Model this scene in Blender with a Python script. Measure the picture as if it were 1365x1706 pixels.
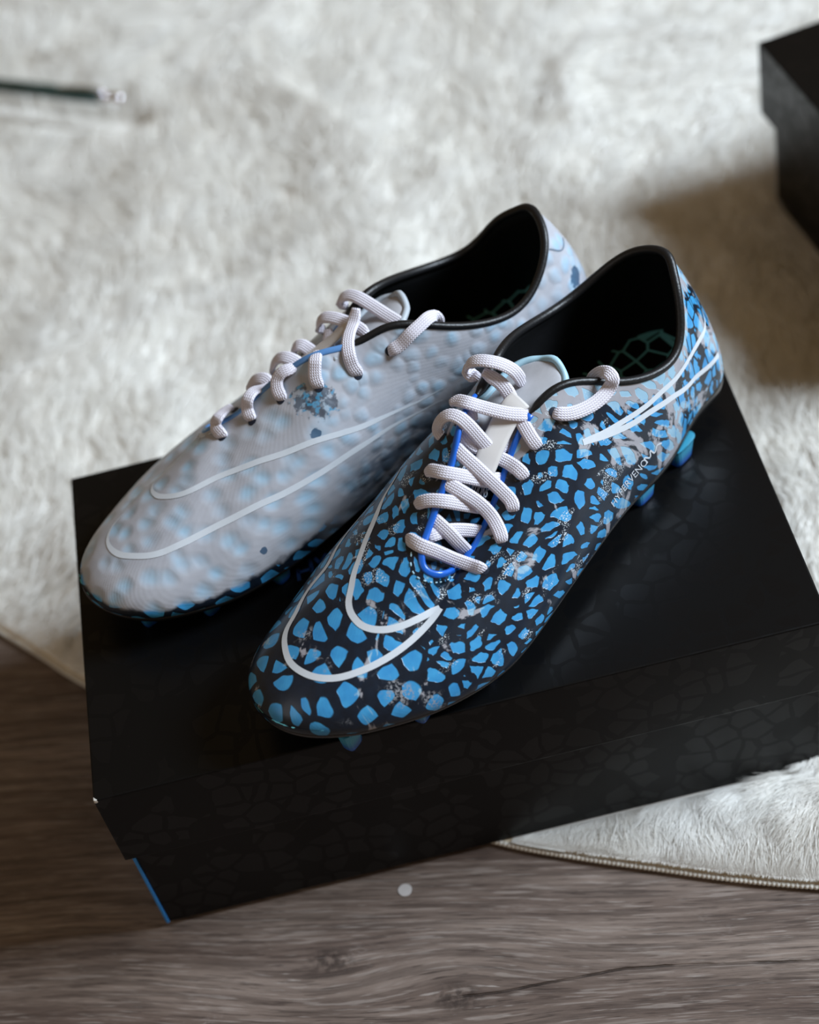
import bpy, math, random
import numpy as np
from mathutils import Vector, Matrix

for o in list(bpy.data.objects):
    bpy.data.objects.remove(o, do_unlink=True)
scene = bpy.context.scene
COLL = scene.collection
rng = np.random.default_rng(7)
random.seed(7)

# ------------------------------------------------------------------ camera
CAM_R = np.array([[0.971132284069154, -0.17096204777061091, -0.1663552375510478],
                  [-0.23840474145479534, -0.719226855059169, -0.6525916872065418],
                  [-0.008078743123678941, 0.6734127331594555, -0.7392225813148134]])
CAM_C = (0.17555412377742952, -0.497214206981486, 0.804460997212364)
F_PX = 3124.73
cam_data = bpy.data.cameras.new('camera')
cam = bpy.data.objects.new('camera', cam_data)
COLL.objects.link(cam)
r, u, b = CAM_R[0], -CAM_R[1], -CAM_R[2]
cam.matrix_world = Matrix(((r[0], u[0], b[0], CAM_C[0]), (r[1], u[1], b[1], CAM_C[1]),
                           (r[2], u[2], b[2], CAM_C[2]), (0, 0, 0, 1)))
cam_data.sensor_fit = 'HORIZONTAL'
cam_data.sensor_width = 36.0
cam_data.lens = F_PX / 1365.0 * 36.0
cam_data.clip_start = 0.02
cam_data.dof.use_dof = True
cam_data.dof.focus_distance = 0.85
cam_data.dof.aperture_fstop = 5.2
scene.camera = cam

# ------------------------------------------------------------------ world and lights
world = bpy.data.worlds.new('room_light')
scene.world = world
world.use_nodes = True
bg = world.node_tree.nodes['Background']
bg.inputs[0].default_value = (1.0, 0.68, 0.34, 1)
bg.inputs[1].default_value = 0.15

def area(name, loc, target, size, power, col):
    ld = bpy.data.lights.new(name, 'AREA')
    ld.shape = 'RECTANGLE'
    ld.size, ld.size_y = size
    ld.energy = power
    ld.color = col
    o = bpy.data.objects.new(name, ld)
    COLL.objects.link(o)
    o.location = loc
    d = Vector(target) - Vector(loc)
    o.rotation_euler = d.to_track_quat('-Z', 'Y').to_euler()
    return o

area('window_light', (2.83, 0.065, 2.19), (0.2, 0.2, 0.0), (1.08, 1.08), 184, (0.76, 0.88, 1.0))
area('side_fill_light', (-1.5, -0.9, 1.7), (0.15, 0.1, 0.1), (1.2, 1.2), 4, (0.95, 0.96, 1.0))  # weak fill lamp added at the front left to soften the shade

vs_ = scene.view_settings
vs_.view_transform = 'Standard'
vs_.look = 'None'
vs_.exposure = 0.12
vs_.gamma = 1.0
vs_.use_curve_mapping = False

# ------------------------------------------------------------------ helpers
def tag(o, label=None, cat=None, group=None, kind=None):
    if label: o['label'] = label
    if cat: o['category'] = cat
    if group: o['group'] = group
    if kind: o['kind'] = kind
    return o

def empty(name, loc=(0, 0, 0), rz=0.0):
    o = bpy.data.objects.new(name, None)
    o.empty_display_size = 0.03
    COLL.objects.link(o)
    o.location = loc
    o.rotation_euler = (0, 0, rz)
    return o

def mesh_obj(name, verts, faces, mat=None, parent=None, smooth=True, uv=None, flip=False):
    me = bpy.data.meshes.new(name)
    verts = np.asarray(verts, np.float32)
    if flip:
        faces = [tuple(reversed(f)) for f in faces]
    me.from_pydata(verts.tolist(), [], [tuple(int(i) for i in f) for f in faces])
    me.update()
    if uv is not None:
        lay = me.uv_layers.new(name='UVMap')
        idx = np.zeros(len(me.loops), np.int32)
        me.loops.foreach_get('vertex_index', idx)
        lay.data.foreach_set('uv', np.asarray(uv, np.float32)[idx].ravel())
    if smooth:
        me.polygons.foreach_set('use_smooth', [True] * len(me.polygons))
    if mat: me.materials.append(mat)
    o = bpy.data.objects.new(name, me)
    COLL.objects.link(o)
    if parent: o.parent = parent
    return o

def grid_faces(nu, nv, close_u=False):
    f = []
    for i in range(nu if close_u else nu - 1):
        a = i * nv
        c = ((i + 1) % nu) * nv
        for j in range(nv - 1):
            f.append((a + j, c + j, c + j + 1, a + j + 1))
    return f

def catmull(P, n):
    """resample a polyline smoothly: centripetal Catmull-Rom, n points even in length"""
    P = np.asarray(P, float)
    Q = np.vstack([2 * P[0] - P[1], P, 2 * P[-1] - P[-2]])
    out = []
    for i in range(1, len(Q) - 2):
        p0, p1, p2, p3 = Q[i - 1], Q[i], Q[i + 1], Q[i + 2]
        t0 = 0.0
        t1 = t0 + max(np.linalg.norm(p1 - p0), 1e-6) ** .5
        t2 = t1 + max(np.linalg.norm(p2 - p1), 1e-6) ** .5
        t3 = t2 + max(np.linalg.norm(p3 - p2), 1e-6) ** .5
        t = np.linspace(t1, t2, 17)[:-1, None]
        A1 = (t1 - t) / (t1 - t0) * p0 + (t - t0) / (t1 - t0) * p1
        A2 = (t2 - t) / (t2 - t1) * p1 + (t - t1) / (t2 - t1) * p2
        A3 = (t3 - t) / (t3 - t2) * p2 + (t - t2) / (t3 - t2) * p3
        B1 = (t2 - t) / (t2 - t0) * A1 + (t - t0) / (t2 - t0) * A2
        B2 = (t3 - t) / (t3 - t1) * A2 + (t - t1) / (t3 - t1) * A3
        out.append((t2 - t) / (t2 - t1) * B1 + (t - t1) / (t2 - t1) * B2)
    out = np.vstack(out + [P[-1:]])
    d = np.r_[0, np.cumsum(np.linalg.norm(np.diff(out, axis=0), axis=1))]
    s = np.linspace(0, d[-1], n)
    return np.stack([np.interp(s, d, out[:, k]) for k in range(P.shape[1])], 1)

def unit(v):
    v = np.asarray(v, float)
    return v / (np.linalg.norm(v, axis=-1, keepdims=True) + 1e-12)

def sweep(P, N, half_w, half_t, ns=14, power=2.6):
    """sweep a flattened super-ellipse along P; N = reference normals. returns verts, faces, uv"""
    P = np.asarray(P, float)
    n = len(P)
    T = unit(np.gradient(P, axis=0))
    W = np.cross(T, N)
    ln = np.linalg.norm(W, axis=1)
    for i in range(1, n):
        if np.dot(W[i], W[i - 1]) < 0 and ln[i] < .5: W[i] = -W[i]
    for i in range(n):
        if ln[i] < .25:
            j = min(range(n), key=lambda k: (ln[k] < .25) * 1000 + abs(k - i))
            W[i] = W[j]
    for _ in range(6):
        W[1:-1] = (W[:-2] + 2 * W[1:-1] + W[2:]) / 4
    W = unit(W - (W * T).sum(1, keepdims=True) * T)
    Nn = np.cross(W, T)
    hw = np.broadcast_to(half_w, n)[:, None]
    ht = np.broadcast_to(half_t, n)[:, None]
    ang = np.linspace(0, 2 * np.pi, ns, endpoint=False)
    V, UV = [], []
    L = np.r_[0, np.cumsum(np.linalg.norm(np.diff(P, axis=0), axis=1))]
    for a in ang:
        ca, sa = math.cos(a), math.sin(a)
        x = math.copysign(abs(ca) ** (2 / power), ca)
        y = math.copysign(abs(sa) ** (2 / power), sa)
        V.append(P + W * hw * x + Nn * ht * y)
        UV.append(np.c_[L, np.full(n, 0) + x * hw[:, 0]])
    V = np.stack(V, 1).reshape(-1, 3)
    UV = np.stack(UV, 1).reshape(-1, 2)
    F = []
    for i in range(n - 1):
        for j in range(ns):
            k = (j + 1) % ns
            F.append((i * ns + j, i * ns + k, (i + 1) * ns + k, (i + 1) * ns + j))
    F.append(tuple(range(ns))[::-1])
    F.append(tuple((n - 1) * ns + j for j in range(ns)))
    return V, F, UV

def tube(P, rad, ns=10, up=(0, 0, 1)):
    N = np.broadcast_to(np.array(up, float), (len(P), 3))
    return sweep(P, N, rad, rad, ns, 2.0)

def bevel_box(x0, x1, y0, y1, z0, z1, b):
    """box with chamfered edges (all twelve), as verts/faces"""
    import bmesh
    bm = bmesh.new()
    bmesh.ops.create_cube(bm, size=1.0)
    for v in bm.verts:
        v.co = Vector(((x0 + x1) / 2 + v.co.x * (x1 - x0), (y0 + y1) / 2 + v.co.y * (y1 - y0), (z0 + z1) / 2 + v.co.z * (z1 - z0)))
    if b > 0:
        bmesh.ops.bevel(bm, geom=bm.edges[:], offset=b, segments=2, affect='EDGES', profile=.6)
    bm.verts.index_update()
    V = [tuple(v.co) for v in bm.verts]
    F = [tuple(v.index for v in f.verts) for f in bm.faces]
    bm.free()
    return V, F

def join_parts(parts):
    V, F = [], []
    for v, f in parts:
        k = len(V)
        V += [tuple(p) for p in v]
        F += [tuple(i + k for i in q) for q in f]
    return V, F

# ------------------------------------------------------------------ node materials
def srgb(r, g, b):
    f = lambda c: (c / 255 / 12.92) if c / 255 <= .04045 else ((c / 255 + .055) / 1.055) ** 2.4
    return (f(r), f(g), f(b), 1.0)

class NT:
    def __init__(s, name):
        s.mat = bpy.data.materials.new(name)
        s.mat.use_nodes = True
        s.t = s.mat.node_tree
        s.bsdf = s.t.nodes['Principled BSDF']
        s.out = s.t.nodes['Material Output']
    def new(s, typ, **kw):
        n = s.t.nodes.new(typ)
        for k, v in kw.items(): setattr(n, k, v)
        return n
    def link(s, a, b): s.t.links.new(a, b)
    def put(s, val, sock):
        if hasattr(val, 'is_linked') or isinstance(val, bpy.types.NodeSocket): s.link(val, sock)
        else: sock.default_value = val
    def math(s, op, a, b=0.0, c=None, clamp=False):
        n = s.new('ShaderNodeMath', operation=op, use_clamp=clamp)
        s.put(a, n.inputs[0]); s.put(b, n.inputs[1])
        if c is not None: s.put(c, n.inputs[2])
        return n.outputs[0]
    def vmath(s, op, a, b):
        n = s.new('ShaderNodeVectorMath', operation=op)
        s.put(a, n.inputs[0])
        if op == 'SCALE': s.put(b, n.inputs['Scale'])
        else: s.put(b, n.inputs[1])
        return n.outputs['Value'] if op in ('LENGTH', 'DISTANCE', 'DOT_PRODUCT') else n.outputs[0]
    def step(s, x, lo, hi):
        """smoothstep; lo may exceed hi for a falling edge"""
        n = s.new('ShaderNodeMapRange', interpolation_type='SMOOTHSTEP')
        s.put(x, n.inputs['Value'])
        if lo < hi: n.inputs['From Min'].default_value, n.inputs['From Max'].default_value, a, b = lo, hi, 0.0, 1.0
        else: n.inputs['From Min'].default_value, n.inputs['From Max'].default_value, a, b = hi, lo, 1.0, 0.0
        n.inputs['To Min'].default_value = a; n.inputs['To Max'].default_value = b
        return n.outputs[0]
    def mix(s, f, a, b):
        n = s.new('ShaderNodeMix', data_type='RGBA')
        s.put(f, n.inputs[0]); s.put(a, n.inputs[6]); s.put(b, n.inputs[7])
        return n.outputs[2]
    def mixf(s, f, a, b):
        n = s.new('ShaderNodeMix', data_type='FLOAT')
        s.put(f, n.inputs[0]); s.put(a, n.inputs[2]); s.put(b, n.inputs[3])
        return n.outputs[0]
    def obj(s): return s.new('ShaderNodeTexCoord').outputs['Object']
    def uv(s): return s.new('ShaderNodeTexCoord').outputs['UV']
    def sep(s, v):
        n = s.new('ShaderNodeSeparateXYZ'); s.put(v, n.inputs[0]); return n.outputs
    def comb(s, x, y, z):
        n = s.new('ShaderNodeCombineXYZ'); s.put(x, n.inputs[0]); s.put(y, n.inputs[1]); s.put(z, n.inputs[2]); return n.outputs[0]
    def mapping(s, v, scale=(1, 1, 1), rot=(0, 0, 0), loc=(0, 0, 0)):
        n = s.new('ShaderNodeMapping'); s.put(v, n.inputs[0])
        n.inputs['Scale'].default_value = scale; n.inputs['Rotation'].default_value = rot; n.inputs['Location'].default_value = loc
        return n.outputs[0]
    def noise(s, v, scale, detail=3.0, rough=.5, dist=0.0, color=False):
        n = s.new('ShaderNodeTexNoise'); s.put(v, n.inputs['Vector'])
        n.inputs['Scale'].default_value = scale; n.inputs['Detail'].default_value = detail
        n.inputs['Roughness'].default_value = rough; n.inputs['Distortion'].default_value = dist
        return n.outputs['Color' if color else 'Fac']
    def voro(s, v, scale, feature='DISTANCE_TO_EDGE', rnd=1.0, dim='3D'):
        n = s.new('ShaderNodeTexVoronoi', feature=feature, voronoi_dimensions=dim); s.put(v, n.inputs['Vector'])
        n.inputs['Scale'].default_value = scale; n.inputs['Randomness'].default_value = rnd
        return n
    def bump(s, h, dist, strength=1.0, normal=None):
        n = s.new('ShaderNodeBump'); s.put(h, n.inputs['Height'])
        n.inputs['Distance'].default_value = dist; n.inputs['Strength'].default_value = strength
        if normal is not None: s.link(normal, n.inputs['Normal'])
        return n.outputs[0]
    def set(s, **kw):
        for k, v in kw.items():
            s.put(v, s.bsdf.inputs[k.replace('_', ' ')])
        return s.mat

def plain(name, col, rough=.5, spec=.5, coat=0.0, metal=0.0, trans=0.0, vary=.08, scale=300, bump=.0):
    n = NT(name)
    p = n.obj()
    nz = n.noise(p, scale, 4)
    dark = tuple(c * (1 - vary) for c in col[:3]) + (1,)
    lite = tuple(min(1, c * (1 + vary)) for c in col[:3]) + (1,)
    n.set(Base_Color=n.mix(nz, dark, lite), Roughness=rough, Specular_IOR_Level=spec, Coat_Weight=coat, Metallic=metal, Transmission_Weight=trans)
    if bump: n.set(Normal=n.bump(nz, bump))
    return n.mat
# ------------------------------------------------------------------ floor: laminate planks
GR = math.radians(-13.0)

def wood_material():
    n = NT('grey_oak_laminate')
    p = n.obj()
    sx = n.sep(p)
    x, y = sx[0], sx[1]
    # two knots bend the grain around them (plank-local positions)
    knots = [(0.769, -0.109, .030, .012), (0.706, -0.088, .026, .006)]
    yy = y
    spot = None
    for kx, ky, rad, amp in knots:
        dx = n.math('SUBTRACT', x, kx); dy = n.math('SUBTRACT', y, ky)
        d2 = n.math('ADD', n.math('MULTIPLY', n.math('MULTIPLY', dx, dx), .35), n.math('MULTIPLY', dy, dy))
        g = n.math('EXPONENT', n.math('DIVIDE', n.math('MULTIPLY', d2, -1.0), rad * rad))
        yy = n.math('ADD', yy, n.math('MULTIPLY', n.math('MULTIPLY', g, dy), -amp / rad * 1.5))
        s = n.step(d2, 0.00008, 0.0)
        s = n.math('MULTIPLY', s, n.step(n.noise(p, 260, 4), .35, .6))
        spot = s if spot is None else n.math('MAXIMUM', spot, s)
    wav = n.noise(n.comb(n.math('MULTIPLY', x, 4.0), n.math('MULTIPLY', y, 5.0), 0.0), 1.0, 1)
    yy = n.math('ADD', yy, n.math('MULTIPLY', n.math('SUBTRACT', wav, .5), .022))
    def grain(kx, ky, sc, det, off=0.0):
        return n.noise(n.comb(n.math('MULTIPLY', x, kx), n.math('MULTIPLY', yy, ky), off), sc, det, .6)
    broad = grain(4.0, 40.0, 1.0, 4)
    mid = grain(16.0, 330.0, 1.0, 5, 3.1)
    fine = grain(55.0, 1100.0, 1.0, 3, 7.7)
    col = n.mix(n.step(broad, .3, .72), srgb(98, 82, 74), srgb(140, 124, 114))
    col = n.mix(n.math('MULTIPLY', n.step(mid, .40, .64), .55), col, srgb(60, 48, 43))
    col = n.mix(n.math('MULTIPLY', n.step(mid, .42, .26), .5), col, srgb(150, 138, 130))
    streak = grain(34.0, 620.0, 1.0, 2, 11.3)
    col = n.mix(n.math('MULTIPLY', n.step(streak, .57, .66), .36), col, srgb(172, 160, 152))
    col = n.mix(n.math('MULTIPLY', n.step(streak, .42, .34), .48), col, srgb(52, 41, 37))
    dark_line = n.step(fine, .42, .30)
    lite_line = n.step(fine, .64, .74)
    col = n.mix(n.math('MULTIPLY', dark_line, .65), col, srgb(50, 40, 36))
    col = n.mix(n.math('MULTIPLY', lite_line, .55), col, srgb(182, 172, 165))
    # open crack running from the knot along the grain
    crack_y = n.math('ADD', n.math('MULTIPLY', n.step(x, .755, .87), .0135), -.1095)
    crack_y = n.math('ADD', crack_y, n.math('MULTIPLY', n.math('SUBTRACT', n.noise(n.comb(x, 0.0, 4.0), 30.0, 4), .5), .004))
    crack = n.math('MULTIPLY', n.step(n.math('ABSOLUTE', n.math('SUBTRACT', y, crack_y)), .0009, .0001), n.mixf(n.step(n.noise(p, 45, 2), .40, .6), .35, 1.0))
    crack = n.math('MULTIPLY', crack, n.math('MULTIPLY', n.step(x, .755, .775), n.step(x, .98, .93)))
    col = n.mix(n.math('MULTIPLY', crack, .6), col, srgb(38, 30, 27))
    col = n.mix(n.math('MULTIPLY', spot, .7), col, srgb(40, 31, 28))
    # limed, rubbed patches
    rub = n.math('MULTIPLY', n.step(n.noise(n.mapping(p, (22, 30, 1)), 1.0, 3), .60, .74), n.step(n.noise(n.mapping(p, (.35, 1, 1)), 900, 3), .48, .62))
    col = n.mix(n.math('MULTIPLY', rub, .32), col, srgb(170, 160, 154))
    h = n.math('ADD', n.math('MULTIPLY', fine, .6), n.math('SUBTRACT', mid, n.math('MULTIPLY', crack, 2.0)))
    return n.set(Base_Color=col, Roughness=n.mixf(mid, .42, .6), Specular_IOR_Level=.45, Normal=n.bump(h, .0009, .9))

M_WOOD = wood_material()
M_SUB = plain('subfloor_dark', srgb(40, 34, 30), .9)
fl_v, fl_f = bevel_box(-2.6, 3.4, -2.0, 3.2, -.030, -.0105, 0)
floor = mesh_obj('floor', fl_v, fl_f, M_SUB, None, False)
tag(floor, 'grey brown oak laminate floor with a knot and fine grain', None, None, 'structure')
ca, sa = math.cos(GR), math.sin(GR)
PW_, PLN = .305, 1.38
pl_v, pl_f = bevel_box(0, PLN - .0008, 0, PW_ - .0008, -.0100, 0, .0007)
pl_v = [(x, y - .16, z) for x, y, z in pl_v]
plank_me = None
for row in range(-7, 11):
    for k in range(-3, 4):
        off = (-.62 if row == 0 else (-.62 + .45 * (row % 3) - .1)) + k * PLN
        vv = -.09 + row * PW_ + .16
        pos = (off * ca - vv * sa, off * sa + vv * ca, 0)
        if not (-2.9 < pos[0] < 2.4 and -1.7 < pos[1] < 2.9): continue
        if plank_me is None:
            o = mesh_obj('plank', pl_v, pl_f, M_WOOD, floor, False)
            plank_me = o.data
        else:
            o = bpy.data.objects.new('plank', plank_me)
            COLL.objects.link(o); o.parent = floor
        o.location = pos
        o.rotation_euler = (0, 0, GR)

# ------------------------------------------------------------------ fur rug
HZ = .122          # lid top of the box that carries the boots
BOX_W, BOX_D = .340, .2043
B2_C, B2_E1, B2_E2 = np.array([.4385, .4215]), np.array([.988, .155]), np.array([.155, -.988])

def _lattice(seed):
    return np.random.default_rng(seed).random((256, 256))
_LAT = [_lattice(s) for s in range(6)]
def vnoise(x, y, scale, seed=0):
    a, b_ = x / scale + 1000.3 + 17 * seed, y / scale + 1000.7
    i, j = np.floor(a).astype(int), np.floor(b_).astype(int)
    fx, fy = a - i, b_ - j
    fx = fx * fx * (3 - 2 * fx); fy = fy * fy * (3 - 2 * fy)
    L = _LAT[seed % 6]
    g = lambda p, q: L[p % 256, q % 256]
    return (g(i, j) * (1 - fx) + g(i + 1, j) * fx) * (1 - fy) + (g(i, j + 1) * (1 - fx) + g(i + 1, j + 1) * fx) * fy
def fbm(x, y, scale, seed=0, oct_=4):
    s, a, t = 0, .5, 0
    for k in range(oct_):
        s = s + a * vnoise(x, y, scale / 2 ** k, seed + k); t += a; a *= .5
    return s / t

EDGE = catmull([(-.75, 1.2), (-.45, .70), (-.25, .425), (-.13, .277), (-.0788, .220), (-.0549, .1938), (-.0319, .1672), (.07, .075), (.1727, .0035),
                (.2068, -.0145), (.2445, -.032), (.2787, -.0476), (.314, -.0614), (.45, -.108), (.64, -.155), (1.05, -.24)], 700)
def edge_y(x): return np.interp(x, EDGE[:, 0], EDGE[:, 1])
_es = np.gradient(EDGE[:, 1]) / np.gradient(EDGE[:, 0])
def edge_dist(x, y):
    s = np.interp(x, EDGE[:, 0], _es)
    return (y - edge_y(x)) / np.sqrt(1 + s * s)

def box_sd(x, y):
    """signed distance (approx.) to the two boxes' footprints and outward direction"""
    dx = np.maximum(0.0035 - x, x - (BOX_W - .0035)); dy = np.maximum(.0035 - y, y - (BOX_D - .0035))
    d1 = np.where((dx > 0) & (dy > 0), np.hypot(dx, dy), np.maximum(dx, dy))
    p = np.stack([x, y], -1) - B2_C
    a, b_ = p @ B2_E1, p @ B2_E2
    ex = np.maximum(.004 - a, a - .336); ey = np.maximum(.004 - b_, b_ - .201)
    d2 = np.where((ex > 0) & (ey > 0), np.hypot(ex, ey), np.maximum(ex, ey))
    return np.minimum(d1, d2)

def pen_dist(x, y):
    ax, ay, bx, by = -.095, .7470, .0346, .6670
    t = np.clip(((x - ax) * (bx - ax) + (y - ay) * (by - ay)) / ((bx - ax) ** 2 + (by - ay) ** 2), 0, 1)
    return np.hypot(x - ax - t * (bx - ax), y - ay - t * (by - ay))

def bed(x, y):
    e = np.clip(edge_dist(x, y) / .05, 0, 1)
    n1 = fbm(x, y, .10, 1, 2)
    ridge = 1 - np.abs(2 * fbm(x, y, .16, 3, 3) - 1)
    h = .0045 + e * (.0065 + .009 * (n1 - .4) + .008 * np.clip((ridge - .72) / .28, 0, 1))
    d = np.clip(box_sd(x, y) / .03, 0, 1) * np.clip((pen_dist(x, y) - .004) / .018, .3, 1)
    return np.maximum(.0034, .0034 + (h - .0034) * d)

M_FUR = NT('white_fur')
_at = M_FUR.new('ShaderNodeAttribute', attribute_name='tone')
_fc = M_FUR.mix(_at.outputs['Fac'], srgb(234, 230, 222), srgb(250, 249, 246))
M_FUR.set(Base_Color=_fc, Roughness=.75, Specular_IOR_Level=.25, Sheen_Weight=.15)
_tr = M_FUR.new('ShaderNodeBsdfTranslucent'); M_FUR.link(_fc, _tr.inputs[0])
_mx = M_FUR.new('ShaderNodeMixShader'); _mx.inputs[0].default_value = .25
M_FUR.link(M_FUR.bsdf.outputs[0], _mx.inputs[1]); M_FUR.link(_tr.outputs[0], _mx.inputs[2]); M_FUR.link(_mx.outputs[0], M_FUR.out.inputs[0])
M_FUR = M_FUR.mat
M_BACK = plain('rug_backing', srgb(214, 200, 174), .85, .2, vary=.12, scale=500)
M_BED = plain('fur_base', srgb(240, 237, 231), .9, .1, vary=.06, scale=200)
M_HEM = plain('hem_thread', srgb(216, 212, 204), .8, .2, vary=.10, scale=900)

rug = empty('fur_rug', (0.2, 0.5, 0))
tag(rug, 'white fluffy faux fur rug with an overlocked curved edge lying on the floor', 'rug')
RO = np.array([.2, .5, 0])
# backing slab: strip between the edge curve and the far side
nE = 240
ex_ = np.linspace(-.72, 1.04, nE)
rows = []
for t_ in (0.0, 1.0):
    rows.append(np.c_[ex_, edge_y(ex_) * (1 - t_) + 1.30 * t_])
top = [(x, y, .0030) for rw in rows for x, y in rw]
bot = [(x, y, .0003) for rw in rows for x, y in rw]
V = np.array(top + bot) - RO
F = []
for i in range(nE - 1):
    F += [(i, i + 1, nE + i + 1, nE + i), (2 * nE + i + 1, 2 * nE + i, 3 * nE + i, 3 * nE + i + 1),
          (2 * nE + i, 2 * nE + i + 1, i + 1, i), (nE + i, nE + i + 1, 3 * nE + i + 1, 3 * nE + i)]
F += [(0, nE, 3 * nE, 2 * nE), (nE - 1, 2 * nE + nE - 1, 3 * nE + nE - 1, 2 * nE - 1)]
mesh_obj('backing', V, F, M_BACK, rug, False)
# soft base of the pile
nx, ny = 300, 260
gx = np.linspace(-.68, 1.0, nx)
gv = np.linspace(0, 1, ny) ** 1.3
X = np.repeat(gx[:, None], ny, 1)
Y = edge_y(gx)[:, None] + .004 + gv[None] * (1.28 - edge_y(gx)[:, None])
Z = bed(X.ravel(), Y.ravel()).reshape(X.shape)
Z[:, 0] = .0031
bo = mesh_obj('pile_base', np.stack([X, Y, Z], -1).reshape(-1, 3) - RO, grid_faces(nx, ny), M_BED, rug, True)

def strands(n, xr, yr, width, lens, seed, keep=None, wob=1.0, clump=.006, ck=.6, min_sd=.0012):
    g = np.random.default_rng(seed)
    x = g.uniform(*xr, n); y = g.uniform(*yr, n)
    e = edge_dist(x, y)
    sd = box_sd(x, y)
    m = (e > .0038) & (sd > min_sd) & (pen_dist(x, y) > .003)
    if keep is not None: m &= keep(x, y)
    x, y, e, sd = x[m], y[m], e[m], sd[m]
    n = len(x)
    z = bed(x, y) - .001
    ang = math.radians(-105) + 2.4 * (fbm(x, y, .16, 2, 2) - .5) + wob * (1.7 * (vnoise(x, y, .022, 4) - .5) + 1.1 * (vnoise(x, y, .007, 5) - .5)) + g.normal(0, .12, n)
    slope = np.interp(x, EDGE[:, 0], _es)
    en = np.arctan2(-1.0, slope)          # pointing out over the edge
    wgt = np.clip(1 - e / .05, 0, 1)
    ang = ang * (1 - wgt) + (en + .9 * (vnoise(x, y, .012, 1) - .5) + g.normal(0, .14, n)) * wgt
    ln = g.uniform(*lens, n) * (.55 + .45 * np.clip(e / .04, 0, 1))
    ln = np.minimum(ln, np.maximum(.0040, e * .80))
    lift = (.34 + .30 * wob * vnoise(x, y, .018, 2) + g.normal(0, .05, n)).clip(.1, .9)
    ln = ln * np.clip(pen_dist(x, y) / .02, .4, 1)
    # neighbouring strands gather into locks
    ci, cj = np.floor(x / clump).astype(int), np.floor(y / clump).astype(int)
    cx = (ci + _LAT[0][ci % 256, cj % 256]) * clump - x; cy = (cj + _LAT[1][ci % 256, cj % 256]) * clump - y
    d = np.stack([np.cos(ang), np.sin(ang)], -1)
    # strands whose tip would reach into a box turn aside
    for _ in range(2):
        tx, ty = x + d[:, 0] * ln, y + d[:, 1] * ln
        h = 1e-3
        bad = box_sd(tx, ty) < .002
        gx_ = (box_sd(x + h, y) - box_sd(x - h, y)); gy_ = (box_sd(x, y + h) - box_sd(x, y - h))
        gn = unit(np.stack([gx_, gy_], -1))
        dot = (d * gn).sum(1, keepdims=True)
        d = np.where(bad[:, None], unit(d - 1.15 * np.minimum(dot, 0) * gn + .12 * gn), d)
    tx, ty = x + d[:, 0] * ln, y + d[:, 1] * ln
    ln = np.where((box_sd(tx, ty) < .001) & (sd > .001), np.minimum(ln, np.maximum(sd * .8, .003)), ln)
    w = np.stack([-d[:, 1], d[:, 0]], -1)
    tw = g.normal(0, .35, n)
    S = (0, .38, .74, 1.0)
    wd = (1.0, .95, .65)
    bend = g.normal(0, .16, n) + .5 * (vnoise(x, y, .01, 3) - .5)
    V = np.zeros((n, 7, 3), np.float32)
    for k, s in enumerate(S):
        px = x + (d[:, 0] + w[:, 0] * bend * s) * ln * s + ck * s * s * np.where((sd > .012) & (e > .02), cx, 0)
        py = y + (d[:, 1] + w[:, 1] * bend * s) * ln * s + ck * s * s * np.where((sd > .012) & (e > .02), cy, 0)
        zz = np.maximum(bed(px, py), .0031)
        pz = zz * s + z * (1 - s) + .0006 + ln * lift * (s - .72 * s * s) * 1.15
        if k < 3:
            hw = width * .5 * wd[k]
            for q, sg in ((0, -1), (1, 1)):
                V[:, 2 * k + q, 0] = px + sg * w[:, 0] * hw
                V[:, 2 * k + q, 1] = py + sg * w[:, 1] * hw
                V[:, 2 * k + q, 2] = pz + sg * hw * tw
        else:
            V[:, 6] = np.stack([px, py, pz], -1)
    tone = (.45 + .3 * vnoise(x, y, .03, 0) + g.normal(0, .15, n)).clip(0, 1)
    return V, tone

def build_pile(name, sets, parent):
    V = np.concatenate([s[0] for s in sets]); T = np.concatenate([s[1] for s in sets])
    n = len(V)
    me = bpy.data.meshes.new(name)
    me.vertices.add(n * 7)
    me.vertices.foreach_set('co', (V - RO.astype(np.float32)).reshape(-1).astype(np.float32))
    quad = np.array([0, 1, 3, 2, 2, 3, 5, 4, 4, 5, 6], np.int32)
    loops = (np.arange(n, dtype=np.int32)[:, None] * 7 + quad).reshape(-1)
    me.loops.add(len(loops)); me.loops.foreach_set('vertex_index', loops)
    me.polygons.add(n * 3)
    st = (np.arange(n, dtype=np.int32)[:, None] * 11 + np.array([0, 4, 8], np.int32)).reshape(-1)
    me.polygons.foreach_set('loop_start', st)
    me.update(calc_edges=True)
    me.polygons.foreach_set('use_smooth', np.ones(n * 3, bool))
    at = me.attributes.new('tone', 'FLOAT', 'POINT')
    at.data.foreach_set('value', np.repeat(T, 7).astype(np.float32))
    me.materials.append(M_FUR)
    o = bpy.data.objects.new(name, me)
    COLL.objects.link(o); o.parent = parent
    return o

front_zone = lambda x, y: (edge_dist(x, y) < .10) & (x > .12) & (y < .05)
pile = build_pile('pile', [strands(230000, (-.34, .86), (-.16, 1.10), .0008, (.016, .026), 11, lambda x, y: ~front_zone(x, y), .35, .014, .3),
                           strands(480000, (.15, .50), (-.14, .05), .00032, (.014, .025), 12, front_zone),
                           strands(900000, (.15, .42), (-.02, .02), .00034, (.008, .013), 13, lambda x, y: (box_sd(x, y) < .012) & (y < .004), min_sd=-.0045),
                           strands(60000, (-.66, 1.02), (-.22, 1.27), .0016, (.018, .028), 14, lambda x, y: (x < -.33) | (x > .85) | (y > 1.09), .35, .014, .3)], rug)
tag(pile, kind='stuff')
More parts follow.
